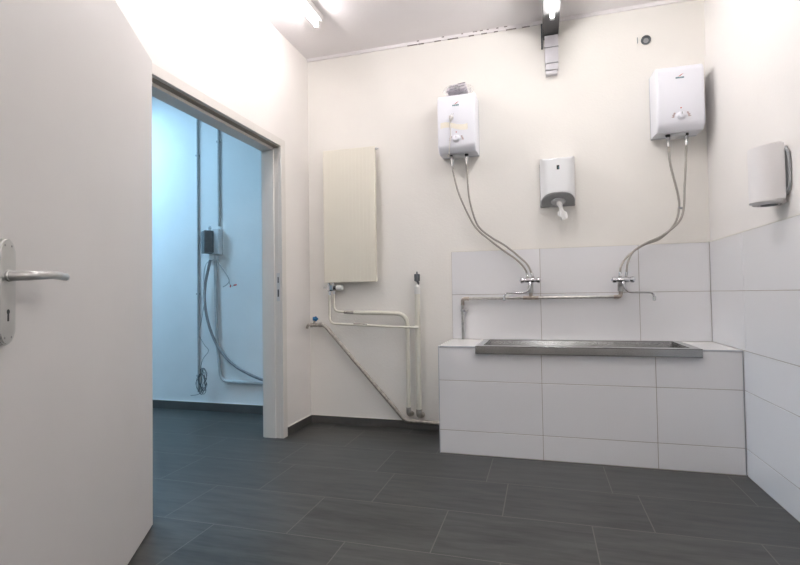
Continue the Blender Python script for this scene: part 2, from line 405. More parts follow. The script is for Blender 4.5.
# ---------------- trough sink
sink = thing('trough_sink', 'long shallow stainless steel trough sink set into the white tiled bench', 'sink', (0.21, F, CT))
rz = 0.655; fy = F-0.025; x0, x1, by = -0.388, 0.808, 3.380
ix0, ix1, iy0, iy1 = x0+0.043, x1-0.046, F+0.020, 3.348
def rect(bm, a, b, c, d, z, r=0.0): return [bm.verts.new(p) for p in ((a, c, z), (b, c, z), (b, d, z), (a, d, z))]
def bridge(bm, A, B):
    n = len(A)
    for i in range(n): bm.faces.new((A[i], A[(i+1) % n], B[(i+1) % n], B[i]))
bm = new()
o_ = rect(bm, x0, x1, fy, by, rz); i_ = rect(bm, ix0, ix1, iy0, iy1, rz); bridge(bm, o_, i_)
o2 = rect(bm, x0, x1, fy, by, rz-0.004); bridge(bm, o2, o_)
i2 = rect(bm, ix0, ix1, iy0, iy1, rz-0.004); bridge(bm, o2, i2); bridge(bm, i2, i_)
bmesh.ops.bevel(bm, geom=[e for e in bm.edges if len(set(e.verts) & set(o_)) == 2], offset=0.0015, segments=2, affect='EDGES')
obj('rim', bm, 'steel', sink)
bm = new(); box(bm, x0, x1, fy, fy+0.003, rz-0.047, rz-0.001, 0.001, 1); box(bm, x0, x1, fy, F-0.004, rz-0.047, rz-0.044); obj('front_lip', bm, 'steel', sink)
bm = new()
t = rect(bm, ix0, ix1, iy0, iy1, rz-0.003); q = rect(bm, ix0+0.03, ix1-0.03, iy0+0.02, iy1-0.03, rz-0.13); bridge(bm, t, q)
q2 = rect(bm, ix0+0.06, ix1-0.06, iy0+0.05, iy1-0.06, rz-0.155); bridge(bm, q, q2); bm.faces.new(q2)
bmesh.ops.solidify(bm, geom=bm.faces[:], thickness=0.002)
basin = obj('basin', bm, 'steel', sink)
bm = new(); lathe(bm, (0.2, 3.12, rz-0.1535), (0, 0, 1), [(0, 0.04), (0.003, 0.038), (0.003, 0.03), (0.0005, 0.028)], 24); obj('drain', bm, 'chrome', basin)

# ================================================================ WATER HEATERS
def heater(cx, name_label, zb=1.922):
    r = thing('water_heater', name_label, 'water heater', (cx, D, zb), 'small water heaters on the back wall')
    w, d = 0.128, 0.205
    bm = new()
    # side profile (distance from wall, height): sloping top, rounded belly
    pr = [(0.022, 0.008), (0.165, 0.0), (0.195, 0.022), (d, 0.050), (d, 0.352), (0.198, 0.374), (0.18, 0.388), (0.022, 0.400)]
    prism(bm, pr, lambda p: (cx-w, D-p[0], zb+p[1]), lambda p: (cx+w, D-p[0], zb+p[1]))
    es = [e for e in bm.edges if all(v.co.y < D-0.1 for v in e.verts) and abs(e.verts[0].co.x-e.verts[1].co.x) < 1e-6]
    bmesh.ops.bevel(bm, geom=es, offset=0.024, segments=6, affect='EDGES', profile=0.5, clamp_overlap=True)
    obj('cover', bm, 'heater', r)
    bm = new(); box(bm, cx-w-0.001, cx+w+0.001, D-0.022, D, zb+0.006, zb+0.404, 0.004, 2); obj('back_plate', bm, 'heater_base', r)
    bm = new(); box(bm, cx-0.04, cx+0.04, D-0.135, D-0.05, zb-0.016, zb+0.012, 0.004, 2); obj('terminal_box', bm, 'pale_grey', r)
    bm = new(); lathe(bm, (cx, D-d+0.001, zb+0.082), (0, -1, 0), [(0, 0.027), (0.004, 0.026), (0.007, 0.021), (0.020, 0.018), (0.022, 0.015)], 28)
    k = obj('dial', bm, 'heater', r)
    bm = new(); box(bm, cx-0.0015, cx+0.0015, D-d-0.0225, D-d-0.020, zb+0.084, zb+0.098); obj('pointer', bm, 'grey_plastic', k)
    for a0, a1, rr in ((138, 182, 0.037), (-2, 42, 0.037)):
        bm = new(); lo = [(math.cos(math.radians(a0+(a1-a0)*q/8))*rr, math.sin(math.radians(a0+(a1-a0)*q/8))*rr) for q in range(9)]
        hi = [(x*1.25*(1.15 if q % 3 == 1 else 1), z*1.15) for q, (x, z) in enumerate(lo)]
        prism(bm, lo+hi[::-1], lambda p: (cx+p[0], D-d-0.0008, zb+0.074+p[1]), lambda p: (cx+p[0], D-d+0.001, zb+0.074+p[1]))
        obj('temperature_scale', bm, 'print_grey', r)
    bm = new(); lathe(bm, (cx, D-d+0.001, zb+0.128), (0, -1, 0), [(0, 0.004), (0.002, 0.004), (0.003, 0.002)], 12); obj('indicator_light', bm, 'red', r, label='small red indicator light')
    # maker's mark: red swoosh over a row of small teal letters
    bm = new(); yq = D-d
    prism(bm, [(-0.010, 0), (0.000, 0.003), (0.020, 0.018), (0.004, 0.011)], lambda p: (cx+p[0], yq-0.001, zb+0.316+p[1]), lambda p: (cx+p[0], yq+0.001, zb+0.316+p[1]))
    badge = obj('badge', bm, 'red', r, label='small mark with red swoosh over teal lettering')
    bm = new(); x = cx-0.024
    for wdt in (0.006, 0.0045, 0.006, 0.003, 0.006, 0.005, 0.0045):
        box(bm, x, x+wdt, yq-0.001, yq+0.001, zb+0.305, zb+0.314); x += wdt+0.0016
    obj('badge_lettering', bm, 'teal', badge)
    for s in (-0.05, 0.05):
        bm = new(); lathe(bm, (cx+s, D-0.1, zb+0.01), (0, 0, -1), [(0, 0.014), (0.018, 0.014), (0.020, 0.011), (0.022, 0.011)], 20)
        cn = obj('connector', bm, 'black', r, label='black connector collar')
        bm = new(); lathe(bm, (cx+s, D-0.1, zb-0.010), (0, 0, -1), [(0, 0.0095), (0.004, 0.0095), (0.004, 0.0125), (0.020, 0.0125), (0.021, 0.010), (0.032, 0.0095)], 6)
        obj('union_nut', bm, 'chrome', cn)
    return r
HL, HR = -0.527, 0.817
h1 = heater(HL, 'left wall water heater, partly wrapped with tape and plastic, above the left tap')
h2 = heater(HR, 'right wall water heater, clean white and unwrapped, near the right corner')
zb = 1.922; fyh = D-0.205
# packing tape across the left heater, dipping a little
bm = new(); n = 16; A = []
for i in range(n+1):
    t = i/n; x = HL-0.129+t*0.205; z = zb+0.172+0.012*math.sin(t*5.5)-0.004*t
    hh = 0.021-0.004*math.sin(t*3)
    y = fyh-0.0015 if t > 0.12 else fyh-0.0015+(0.12-t)*0.10
    A.append([(x, y, z-hh), (x, y, z+hh)])
rings = []
for a, b in A:
    rings.append([bm.verts.new(p) for p in (a, b, (b[0], b[1]+0.001, b[2]), (a[0], a[1]+0.001, a[2]))])
for a, b in zip(rings, rings[1:]):
    for k in range(4): bm.faces.new((a[k], a[(k+1) % 4], b[(k+1) % 4], b[k]))
bm.faces.new(rings[0]); bm.faces.new(rings[-1])
obj('packing_tape', bm, 'tape', h1, label='cream packing tape stuck across the front')
# plug and cord taped on the front
cord = thing('power_cord', 'white power cord and plug taped to the left water heater', 'power cord', (HL-0.05, fyh-0.01, zb))
bm = new(); tube(bm, catmull([(HL-0.038, fyh-0.012, zb+0.208), (HL-0.041, fyh-0.007, zb+0.17), (HL-0.036, fyh-0.008, zb+0.12), (HL-0.044, fyh-0.006, zb+0.06), (HL-0.055, fyh+0.02, zb-0.004), (HL-0.07, fyh+0.06, zb-0.012), (HL-0.045, fyh+0.10, zb-0.012)], 8), 0.0042, 10); obj('cable', bm, 'white_cable', cord)
bm = new(); lathe(bm, (HL-0.038, fyh-0.014, zb+0.20), (0.28, -0.1, 1), [(0, 0.006), (0.008, 0.009), (0.02, 0.016), (0.034, 0.016), (0.036, 0.014)], 18); pl = obj('plug', bm, 'white_cable', cord)
bm = new()
for s in (-0.006, 0.006): cyl(bm, (HL-0.028+s+0.0, fyh-0.017, zb+0.234), (HL-0.019+s, fyh-0.019, zb+0.250), 0.0022, 8)
obj('plug_pin', bm, 'alu', pl)
# folded leaflet in a plastic bag on top of the left heater
bag = thing('plastic_bag', 'crumpled plastic bag holding a folded leaflet on top of the left heater', 'plastic bag', (HL+0.02, D-0.15, zb+0.39))
bm = new()
zt_ = zb+0.402
for i in range(4):
    zz = zt_+0.008+i*0.011
    prism(bm, [(-0.075+i*0.006, 0), (0.058-i*0.004, 0.012), (0.058-i*0.004, 0.020), (-0.075+i*0.006, 0.008)], lambda p: (HL+0.015+p[0], fyh-0.002+i*0.004, zz+p[1]), lambda p: (HL+0.015+p[0], D-0.10, zz+p[1]))
lf = obj('leaflet', bm, 'leaflet', bag, False)
for i, (a, b) in enumerate(((-0.06, -0.005), (-0.02, 0.045), (-0.055, 0.0), (0.0, 0.05))):
    zz = zt_+0.011+i*0.011; bm = new()
    prism(bm, [(a, (a+0.075)*0.09), (b, (b+0.075)*0.09), (b, (b+0.075)*0.09+0.0045), (a, (a+0.075)*0.09+0.0045)], lambda p: (HL+0.015+p[0], fyh-0.0035+i*0.004, zz+p[1]), lambda p: (HL+0.015+p[0], fyh+i*0.004, zz+p[1]))
    obj('printed_edge', bm, 'dark_grey', lf, False)
bm = new(); bmesh.ops.create_icosphere(bm, subdivisions=4, radius=1, matrix=Matrix.Translation((HL+0.012, D-0.148, zt_+0.030)) @ Matrix.Diagonal((0.108, 0.072, 0.036, 1)))
from mathutils import noise as mn
for v in bm.verts:
    k = mn.noise(v.co*16)*0.016+mn.noise(v.co*50)*0.003; v.co += Vector((k, k*0.4, k*0.9)); v.co.z = max(v.co.z, zt_-0.001+max(0, (D-v.co.y-0.205))*-1)
obj('bag_film', bm, 'film', bag)

# ================================================================ FLEXIBLE HOSES
def hose(pts, label):
    p = catmull(pts, 8)
    r = thing('flexible_hose', label, 'hose', pts[-1], 'braided hoses from heaters to taps')
    bm = new(); tube(bm, p, 0.0066, 10); obj('braid', bm, 'braid', r)
    for a, b in ((p[0], p[2]), (p[-1], p[-3])):
        d = (b-a).normalized(); bm = new(); cyl(bm, a, a+d*0.028, 0.0088, 12, 0.001); obj('ferrule', bm, 'chrome', r)
yo = D-0.1
def hp(l): return [(x, D-o, z) for x, z, o in l]
cz = zb-0.042
T1X, T1Z, T2X, T2Z, TO = -0.072, 1.048, 0.493, 1.039, 0.095
hose(hp([(HL-0.05, cz, .1), (-0.572, 1.815, .095), (-0.535, 1.655, .085), (-0.458, 1.474, .07), (-0.409, 1.400, .06), (-0.336, 1.333, .055), (-0.245, 1.257, .055), (-0.156, 1.188, .065), (-0.102, 1.121, .085), (T1X-0.018, T1Z+0.02, TO)]), 'braided hose at the left of the pair below the left heater')
hose(hp([(HL+0.05, cz, .1), (-0.476, 1.80, .095), (-0.464, 1.62, .085), (-0.429, 1.472, .07), (-0.390, 1.405, .06), (-0.317, 1.345, .055), (-0.227, 1.285, .055), (-0.137, 1.206, .065), (-0.085, 1.148, .08), (T1X+0.018, T1Z+0.02, TO)]), 'braided hose at the right of the pair below the left heater')
hose(hp([(HR-0.05, cz, .1), (0.779, 1.74, .09), (0.819, 1.556, .075), (0.822, 1.465, .07), (0.797, 1.375, .06), (0.717, 1.292, .048), (0.622, 1.256, .048), (0.539, 1.199, .062), (0.486, 1.13, .085), (T2X-0.018, T2Z+0.02, TO)]), 'braided hose at the left of the pair below the right heater')
hose(hp([(HR+0.05, cz, .1), (0.862, 1.75, .095), (0.853, 1.599, .088), (0.843, 1.452, .083), (0.806, 1.373, .078), (0.716, 1.303, .066), (0.630, 1.264, .066), (0.555, 1.212, .078), (0.521, 1.138, .088), (T2X+0.018, T2Z+0.02, TO)]), 'braided hose at the right of the pair below the right heater')
# small tie where the right pair of hoses meets
tie = thing('cable_tie', 'small clip holding the two hoses of the right heater together', 'clip', (0.838, D-0.065, 1.478))
bm = new(); lathe(bm, (0.832, D-0.07, 1.470), (0.25, 0, 1), [(0, 0.016), (0.008, 0.016)], 14); obj('band', bm, 'grey_plastic', tie)

# ================================================================ SUPPLY PIPE AND TAPS
PO, PZ = 0.032, 0.932
py = D-PO
sp = thing('supply_pipe', 'horizontal steel water pipe feeding both taps above the trough sink', 'pipe', (-0.53, py, CT+0.002))
bm = new(); tube(bm, fillet([(-0.533, py, CT), (-0.533, py, PZ), (T2X-0.008, py, PZ), (T2X-0.008, py, PZ+0.03)], 0.02, 6), 0.0095, 14); obj('pipe', bm, 'pipe_steel', sp)
bm = new(); tube(bm, fillet([(-0.533, py, PZ-0.045), (-0.533, py, PZ), (-0.488, py, PZ)], 0.022, 6), 0.0125, 14); obj('elbow', bm, 'brass', sp, label='brownish copper elbow')
bm = new(); tube(bm, fillet([(T2X-0.008, py, PZ+0.045), (T2X-0.008, py, PZ), (T2X-0.05, py, PZ)], 0.022, 6), 0.0125, 14); obj('elbow', bm, 'brass', sp, label='brownish copper elbow')
bm = new(); cyl(bm, (T1X-0.05, py, PZ), (T1X+0.05, py, PZ), 0.0118, 14); cyl(bm, (T1X, py, PZ), (T1X, py, PZ+0.04), 0.0118, 14); obj('tee', bm, 'brass', sp, label='brownish copper tee')
bm = new(); cyl(bm, (-0.533, py, 0.842), (-0.533, py, 0.858), 0.014, 16); box(bm, -0.533, -0.498, py-0.004, py+0.004, 0.842, 0.858); cyl(bm, (-0.50, py, 0.85), (-0.50, D-0.009, 0.85), 0.005, 10); obj('pipe_clip', bm, 'chrome', sp)

def tap(cx, tz, side, label, xr):
    """wall tap with a horizontal valve body, two round handles and a low swivel spout turned to one side"""
    ty = D-TO
    r = thing('mixer_tap', label, 'tap', (cx, py, PZ), 'taps over the trough sink')
    bm = new(); tube(bm, fillet([(xr, py, PZ+0.035), (xr, py, tz-0.02), (xr, ty, tz)], 0.03, 6), 0.0185, 14); obj('riser', bm, 'pipe_steel', r)
    bm = new(); lathe(bm, (cx-0.042, ty, tz), (1, 0, 0), [(0, 0.011), (0.01, 0.0155), (0.03, 0.0175), (0.054, 0.0175), (0.074, 0.0155), (0.084, 0.011)], 20)
    cyl(bm, (cx, ty, tz), (cx, ty-0.012, tz-0.030), 0.011, 14)
    obj('valve_body', bm, 'chrome', r)
    for s in (-1, 1):
        bm = new(); lathe(bm, (cx+s*0.038, ty, tz), (s, 0, 0), [(0, 0.010), (0.004, 0.018), (0.018, 0.0205), (0.024, 0.018), (0.028, 0.010)], 12); hd = obj('handle', bm, 'chrome', r)
        bm = new(); lathe(bm, (cx+s*0.066, ty, tz), (s, 0, 0), [(0, 0.007), (0.0015, 0.006)], 12); obj('handle_cap', bm, 'black' if s > 0 else 'blue', hd)
        bm = new(); cyl(bm, (cx+s*0.018, ty, tz+0.008), (cx+s*0.018, ty, tz+0.026), 0.0095, 6, 0.001); obj('inlet_nut', bm, 'pipe_steel', r)
    sy = ty-0.015
    ex = cx+side*0.163
    bm = new(); tube(bm, fillet([(cx, sy, tz-0.022), (cx+side*0.004, sy, tz-0.055), (cx+side*0.025, sy, tz-0.078), (ex, sy-0.01, tz-0.083), (ex+side*0.006, sy-0.01, tz-0.122)], 0.018, 6), 0.0062, 12); s_ = obj('spout', bm, 'chrome', r)
    bm = new(); lathe(bm, (ex+side*0.006, sy-0.01, tz-0.106), (0, 0, -1), [(0, 0.0068), (0.003, 0.0098), (0.024, 0.0098), (0.026, 0.008)], 16); obj('aerator', bm, 'chrome', s_)
tap(T1X, T1Z, -1, 'left chrome tap, its spout swung to the left', T1X)
tap(T2X, T2Z, 1, 'right chrome tap, its spout swung to the right', T2X-0.008)

# ================================================================ PAPER TOWEL DISPENSER (back wall)
dc, dz0, dz1, dw, dd = 0.114, 1.545, 1.842, 0.109, 0.165
td = thing('paper_dispenser', 'white centre-pull paper dispenser on the back wall between the two heaters', 'paper dispenser', (dc, D, dz0))
def dshape(w, d, n=20, sq=2.6, base=0.035):
    out = [(-w, 0)]
    for i in range(n+1):
        a = PI*i/n; c, s = math.cos(PI-a), math.sin(PI-a)
        out.append((w*math.copysign(abs(c)**(2/sq), c), base+(d-base)*abs(s)**(2/sq)))
    out.append((w, 0)); return out
bm = new(); pts = dshape(dw, dd)
def hgt(z): return lambda p: (dc+p[0], D-0.012-p[1]*(1 if z < 1.8 else 0.96), z+(0.058*(p[1]/dd)**1.3 if z < 1.8 else 0.012-0.03*(p[1]/dd)**2))
a, b = prism(bm, pts, hgt(dz0+0.004), hgt(dz1))
es = [e for e in bm.edges if all(v in b for v in e.verts) and max(v.co.y for v in e.verts) < D-0.02]
bmesh.ops.bevel(bm, geom=es, offset=0.008, segments=3, affect='EDGES')
obj('cover', bm, 'disp', td)
bm = new(); prism(bm, dshape(dw-0.004, dd-0.004), lambda p: (dc+p[0], D-0.012-p[1], dz0-0.003+0.058*(p[1]/dd)**1.3), lambda p: (dc+p[0], D-0.012-p[1], dz0+0.006+0.058*(p[1]/dd)**1.3)); un = obj('underside', bm, 'grey_plastic', td, label='grey underside with oval outlet')
bm = new(); box(bm, dc-dw-0.002, dc+dw+0.002, D-0.014, D, dz0-0.006, dz1-0.01, 0.003, 1); obj('back_plate', bm, 'grey_plastic', td)
bm = new(); lathe(bm, (0, 0, 0), (0, 0, -1), [(0, 0.046), (0.006, 0.045), (0.006, 0.034), (0.004, 0.030)], 28)
bmesh.ops.transform(bm, matrix=Matrix.Translation((dc+0.002, D-0.085, dz0+0.016)) @ Matrix.Rotation(-0.40, 4, 'X') @ Matrix.Diagonal((1.0, 0.9, 1, 1)), verts=bm.verts); obj('outlet', bm, 'pale_grey', un, label='pale oval outlet')
bm = new(); box(bm, dc+0.002-0.008, dc+0.002+0.008, D-0.012-dd-0.0012, D-0.012-dd+0.004, dz0+0.205, dz0+0.232, 0.001, 1); wdw = obj('lock_window', bm, 'black', td, label='small dark mark on the front')
bm = new(); box(bm, dc+0.003, dc+0.008, D-0.012-dd-0.0016, D-0.012-dd, dz0+0.208, dz0+0.222); obj('lock_slot', bm, 'teal', wdw)
# the tissue hanging from it
bm = new(); rows, cols = 12, 16; grid = []
for i in range(rows+1):
    t = i/rows; z = dz0+0.014-t*0.105; rad = 0.012+0.004*math.sin(t*9)+0.030*max(0, t-0.25)**1.2
    row = []
    for j in range(cols):
        a = 2*PI*j/cols; k = rad*(0.62+0.38*math.sin(3*a+t*3.0)+0.10*math.sin(5*a))
        row.append(bm.verts.new((dc+0.006+0.020*t+k*math.cos(a)*1.15, D-0.09+k*math.sin(a)*0.7, z+(0.018*math.sin(2*a+1)*t if i > 8 else 0))))
    grid.append(row)
for a, b in zip(grid, grid[1:]):
    for j in range(cols): bm.faces.new((a[j], a[(j+1) % cols], b[(j+1) % cols], b[j]))
obj('paper_towel', bm, 'paper', None, label='twisted white paper towel hanging from the dispenser between the heaters', category='paper towel')

# ================================================================ ROUND DISPENSER (right wall)
rc, rz0, rz1, rwd, rd = 2.482, 1.340, 1.588, 0.072, 0.106
sd = thing('roll_dispenser', 'white rounded dispenser mounted on the right wall above the tiles', 'dispenser', (XR, rc, rz0))
def rs(z, top=False):
    return lambda p: (XR-0.016-p[1], rc+p[0], z-(0.012*(p[1]/rd) if top else 0))
bm = new(); pts = dshape(rwd, rd, 24, 2.0, 0.034); a, b = prism(bm, pts, rs(rz0), rs(rz1, True))
es = [e for e in bm.edges if all(v in b for v in e.verts) or all(v in a for v in e.verts)]
bmesh.ops.bevel(bm, geom=es, offset=0.007, segments=3, affect='EDGES')
obj('cover', bm, 'disp_r', sd)
bm = new()
lathe(bm, (XR-0.050, rc, rz0+0.008), (0, 0, -1), [(0, 0.062), (0.010, 0.066), (0.016, 0.062), (0.018, 0.054)], 36); obj('bottom_lip', bm, 'disp_r', sd)
rz0 -= 0.010
bm = new(); lathe(bm, (XR-0.050, rc, rz0+0.002), (0, 0, -1), [(0, 0.045), (0.002, 0.044), (0.002, 0.038), (-0.006, 0.037)], 32); og = obj('outlet_ring', bm, 'black', sd, label='dark round outlet underneath')
bm = new(); lathe(bm, (XR-0.050, rc, rz0+0.0005), (0, 0, -1), [(0, 0.033), (0.002, 0.030), (0.002, 0.018), (0.001, 0.016)], 24); obj('outlet_grille', bm, 'dark_grey', og)
rz0 += 0.010
# grey rear bracket, bowed outwards on the near side
bm = new(); tube(bm, fillet([(XR-0.014, rc-rwd+0.006, rz1-0.03), (XR-0.008, rc-rwd-0.010, rz1-0.045), (XR-0.0065, rc-rwd-0.016, rz1-0.09), (XR-0.0065, rc-rwd-0.016, rz0+0.075), (XR-0.008, rc-rwd-0.010, rz0+0.045), (XR-0.014, rc-rwd+0.006, rz0+0.03)], 0.02, 5), 0.0055, 10); obj('side_bracket', bm, 'grey_plastic', sd, label='grey bowed bracket at the wall')
bm = new(); box(bm, XR-0.018, XR, rc-rwd+0.008, rc+rwd-0.008, rz0+0.02, rz1-0.02, 0.003, 1); obj('back_plate', bm, 'grey_plastic', sd)

# ================================================================ RADIATOR
ra = thing('panel_radiator', 'tall flat cream panel radiator hung on the back wall beside the doorway', 'radiator', (-1.34, D, 1.063))
rx0, rx1, rz_0, rz_1, ry = -1.560, -1.147, 1.063, 2.054, D-0.085
bm = new(); box(bm, rx0, rx1, ry, ry+0.012, rz_0, rz_1, 0.004, 2)
obj('front_panel', bm, 'radiator', ra)
bm = new(); n = 14
for i in range(n):
    x = rx0+0.022+i*(rx1-rx0-0.044)/(n-1); box(bm, x-0.0135, x+0.0135, ry-0.0005, ry+0.004, rz_0+0.006, rz_1-0.006, 0.0005, 1)
obj('flutes', bm, 'radiator', ra)
bm = new(); box(bm, rx0+0.006, rx1-0.006, ry+0.012, ry+0.046, rz_0+0.004, rz_1-0.006, 0.004, 1); obj('rear_panel', bm, 'radiator', ra)
for x in (rx0+0.05, rx1-0.05):
    for z in (rz_0+0.12, rz_1-0.12):
        bm = new(); box(bm, x-0.02, x+0.02, ry+0.04, D, z-0.02, z+0.02); obj('wall_bracket', bm, 'radiator', ra)
bm = new(); lathe(bm, (rx1-0.004, ry+0.025, rz_1-0.014), (1, 0, 0), [(0, 0.009), (0.012, 0.009), (0.014, 0.006), (0.024, 0.006)], 12); obj('bleed_valve', bm, 'pale_grey', ra)
vy = D-0.055; vx = rx0+0.04
bm = new(); box(bm, vx-0.025, vx+0.025, vy-0.014, vy+0.014, 1.0, 1.046, 0.006, 2); cyl(bm, (vx-0.014, vy, 1.03), (vx-0.014, vy, 1.066), 0.010); cyl(bm, (vx+0.020, vy, 1.03), (vx+0.020, vy, 1.066), 0.010)
cyl(bm, (vx-0.02, vy, 1.026), (vx-0.058, vy, 1.026), 0.006, 10); cyl(bm, (vx-0.012, vy, 1.0), (vx-0.012, vy, 0.972), 0.0125, 6); cyl(bm, (vx+0.024, vy, 1.0), (vx+0.024, vy, 0.978), 0.0125, 6)
va = obj('radiator_valve', bm, 'chrome', ra, label='metal valve block under the radiator')
bm = new(); lathe(bm, (vx+0.022, vy, 1.026), (1, 0, 0), [(0, 0.011), (0.006, 0.016), (0.024, 0.016), (0.025, 0.013)], 18); obj('valve_collar', bm, 'black', va)
bm = new(); lathe(bm, (vx+0.046, vy, 1.026), (1, 0, 0), [(0, 0.016), (0.004, 0.0215), (0.04, 0.0225), (0.05, 0.020), (0.053, 0.012)], 20); obj('thermostat_head', bm, 'valve_white', va, label='white thermostat head')

# ================================================================ HEATING PIPES
oy = D-0.055
A_X, B_X = -0.852, -0.928
def hpipe(label, loc): return thing('heating_pipe', label, 'pipe', loc, 'cream heating pipes beside the bench')
r = hpipe('thick cream riser pipe with a dark air vent on top, left of the bench', (A_X, oy, 0.10))
bm = new(); tube(bm, [(A_X, oy, 0.135), (A_X, oy, 1.0)], 0.0195, 18); obj('pipe', bm, 'pipe_paint', r)
bm = new(); lathe(bm, (A_X, oy, 0.97), (0, 0, 1), [(0, 0.0215), (0.004, 0.023), (0.05, 0.023), (0.056, 0.015), (0.068, 0.009), (0.074, 0.009)], 18); cp = obj('end_cap', bm, 'valve_white', r)
bm = new(); tube(bm, fillet([(A_X, oy, 1.035), (A_X+0.012, oy, 1.048), (A_X, oy, 1.061)], 0.008, 4), 0.0075, 10)
lathe(bm, (A_X, oy, 1.059), (0, 0, 1), [(0, 0.010), (0.004, 0.020), (0.050, 0.021), (0.053, 0.018), (0.054, 0.006), (0.07, 0.005)], 16); obj('air_vent', bm, 'dark_grey', r, label='dark grey air vent')
bm = new(); tube(bm, fillet([(A_X, oy, 0.155), (A_X, oy, 0.112), (A_X+0.008, D-0.02, 0.104), (A_X+0.008, D-0.001, 0.104)], 0.02, 5), 0.0215, 16); obj('wall_elbow', bm, 'galv', r)
# branch to the riser
z_out, z_in = 0.748, 0.838
o_x, i_x = vx-0.012, vx+0.024
r = hpipe('thin cream pipe from radiator valve running low across to the thick riser', (o_x, vy, z_out))
bm = new(); tube(bm, fillet([(o_x, vy, 0.985), (o_x, vy, z_out+0.01), (A_X-0.16, oy-0.035, z_out-0.010), (A_X-0.012, oy-0.032, z_out-0.014)], 0.05, 8), 0.0085, 12); obj('pipe', bm, 'pipe_paint', r)
bm = new(); cyl(bm, (-1.335, vy-0.009, z_out+0.006), (-1.225, vy-0.017, z_out+0.001), 0.0115, 12, 0.002); obj('coupling', bm, 'galv', r, label='bare metal coupling')
bm = new(); lathe(bm, (A_X+0.016, oy-0.030, z_out-0.014), (-1, 0, 0), [(0, 0.012), (0.03, 0.012), (0.034, 0.009)], 12); obj('joint', bm, 'pipe_paint', r)
r = hpipe('thicker cream pipe from radiator valve bending down beside the riser', (B_X, oy, 0.10))
bm = new(); tube(bm, fillet([(i_x, vy, 0.985), (i_x, vy, z_in+0.012), (-1.40, vy, z_in+0.005)], 0.045, 8), 0.0085, 12); obj('thin_pipe', bm, 'pipe_paint', r)
bm = new(); cyl(bm, (-1.415, vy, z_in+0.006), (-1.33, vy, z_in), 0.0118, 12, 0.002); obj('coupling', bm, 'galv', r, label='bare metal coupling')
bm = new(); tube(bm, fillet([(-1.335, vy, z_in+0.003), (B_X, oy, z_in-0.008), (B_X, oy, 0.14)], 0.09, 10), 0.0155, 16); obj('pipe', bm, 'pipe_paint', r)
bm = new(); tube(bm, fillet([(B_X, oy, 0.165), (B_X, oy, 0.118), (B_X+0.008, D-0.02, 0.110), (B_X+0.008, D-0.001, 0.110)], 0.02, 5), 0.018, 16); obj('wall_elbow', bm, 'galv', r)

# ---------------- stop tap with blue handle and the sloping pipe
gy = D-0.045
tp = thing('stop_tap', 'small metal stop tap with blue handle in the corner by the doorway', 'tap', (-1.66, gy, 0.75))
bm = new(); lathe(bm, (-1.685, gy-0.03, 0.748), (1, 0.28, 0.02), [(0, 0.012), (0.004, 0.018), (0.022, 0.018), (0.026, 0.014), (0.05, 0.016), (0.064, 0.014), (0.07, 0.018), (0.088, 0.018)], 12)
cyl(bm, (-1.655, gy-0.022, 0.75), (-1.645, gy-0.028, 0.785), 0.0085, 10); tube(bm, fillet([(-1.675, gy-0.028, 0.75), (-1.70, gy-0.034, 0.752), (-1.706, gy-0.036, 0.722)], 0.015, 4), 0.009, 10)
obj('valve_body', bm, 'galv', tp)
bm = new()
for k in range(5):
    a = 2*PI*k/5; c = Vector((-1.640+0.014*math.cos(a), gy-0.030-0.004*math.cos(a), 0.795+0.012*math.sin(a)*0.7)); sphere(bm, c, 0.0115)
lathe(bm, (-1.644, gy-0.029, 0.784), (0.3, -0.15, 1), [(0, 0.008), (0.004, 0.017), (0.016, 0.018), (0.020, 0.012)], 14); obj('handle', bm, 'blue', tp, label='blue plastic handle')
gp = thing('sloping_pipe', 'bare metal pipe sloping down from the blue stop tap to the bench', 'pipe', (-0.95, gy, 0.06))
bm = new(); tube(bm, fillet([(-1.615, gy-0.012, 0.749), (-1.575, gy-0.005, 0.744), (-0.958, gy, 0.066), (CX0-0.004, gy, 0.062)], 0.03, 7), 0.0138, 14); obj('pipe', bm, 'galv', gp)
bm = new(); cyl(bm, (-0.695, gy, 0.0625), (-0.66, gy, 0.0625), 0.0145, 14, 0.001); box(bm, -0.682, -0.668, gy-0.006, D-0.009, 0.062, 0.096, 0.002, 1); obj('pipe_clip', bm, 'pale_grey', gp)

# ================================================================ LIGHTS AND CEILING FITTINGS
def batten(cx, y0, y1, label, hd='lamp_white', w=0.040, h=0.042, glow='tube'):
    r = thing('strip_light', label, 'lamp', (cx, (y0+y1)/2, ZC), 'fluorescent strip lights')
    bm = new(); box(bm, cx-w, cx+w, y0, y1, ZC-h, ZC, 0.004, 2); obj('housing', bm, hd, r)
    tz = ZC-h-0.024
    bm = new(); cyl(bm, (cx, y0+0.035, tz), (cx, y1-0.035, tz), 0.013, 14); obj('tube', bm, glow, r, label='glowing white tube')
    for y in (y0+0.012, y1-0.034):
        bm = new(); box(bm, cx-0.014, cx+0.014, y, y+0.022, tz-0.018, ZC-h+0.002, 0.003, 1); obj('lamp_holder', bm, 'valve_white', r)
batten(-1.385, 1.30, 2.93, 'white fluorescent strip light on the ceiling beside the left wall')
batten(0.1, -2.1, -0.6, 'added fill strip light on the ceiling behind the viewpoint, out of view', glow='tube_fill')  # unseen lamp added as flat fill for the room
cl = thing('standin_panel_light', 'added square cyan panel standing in for the unseen light source of the next room', 'lamp', (-3.75, 2.75, ZC))  # added out of view, stands in for the next room's blue light
bm = new(); box(bm, -4.1, -3.4, 2.4, 3.1, ZC-0.03, ZC, 0.004, 1); fr_ = obj('housing', bm, 'lamp_white', cl)
bm = new(); box(bm, -4.07, -3.43, 2.43, 3.07, ZC-0.034, ZC-0.029); obj('diffuser', bm, 'cyan_standin', cl)
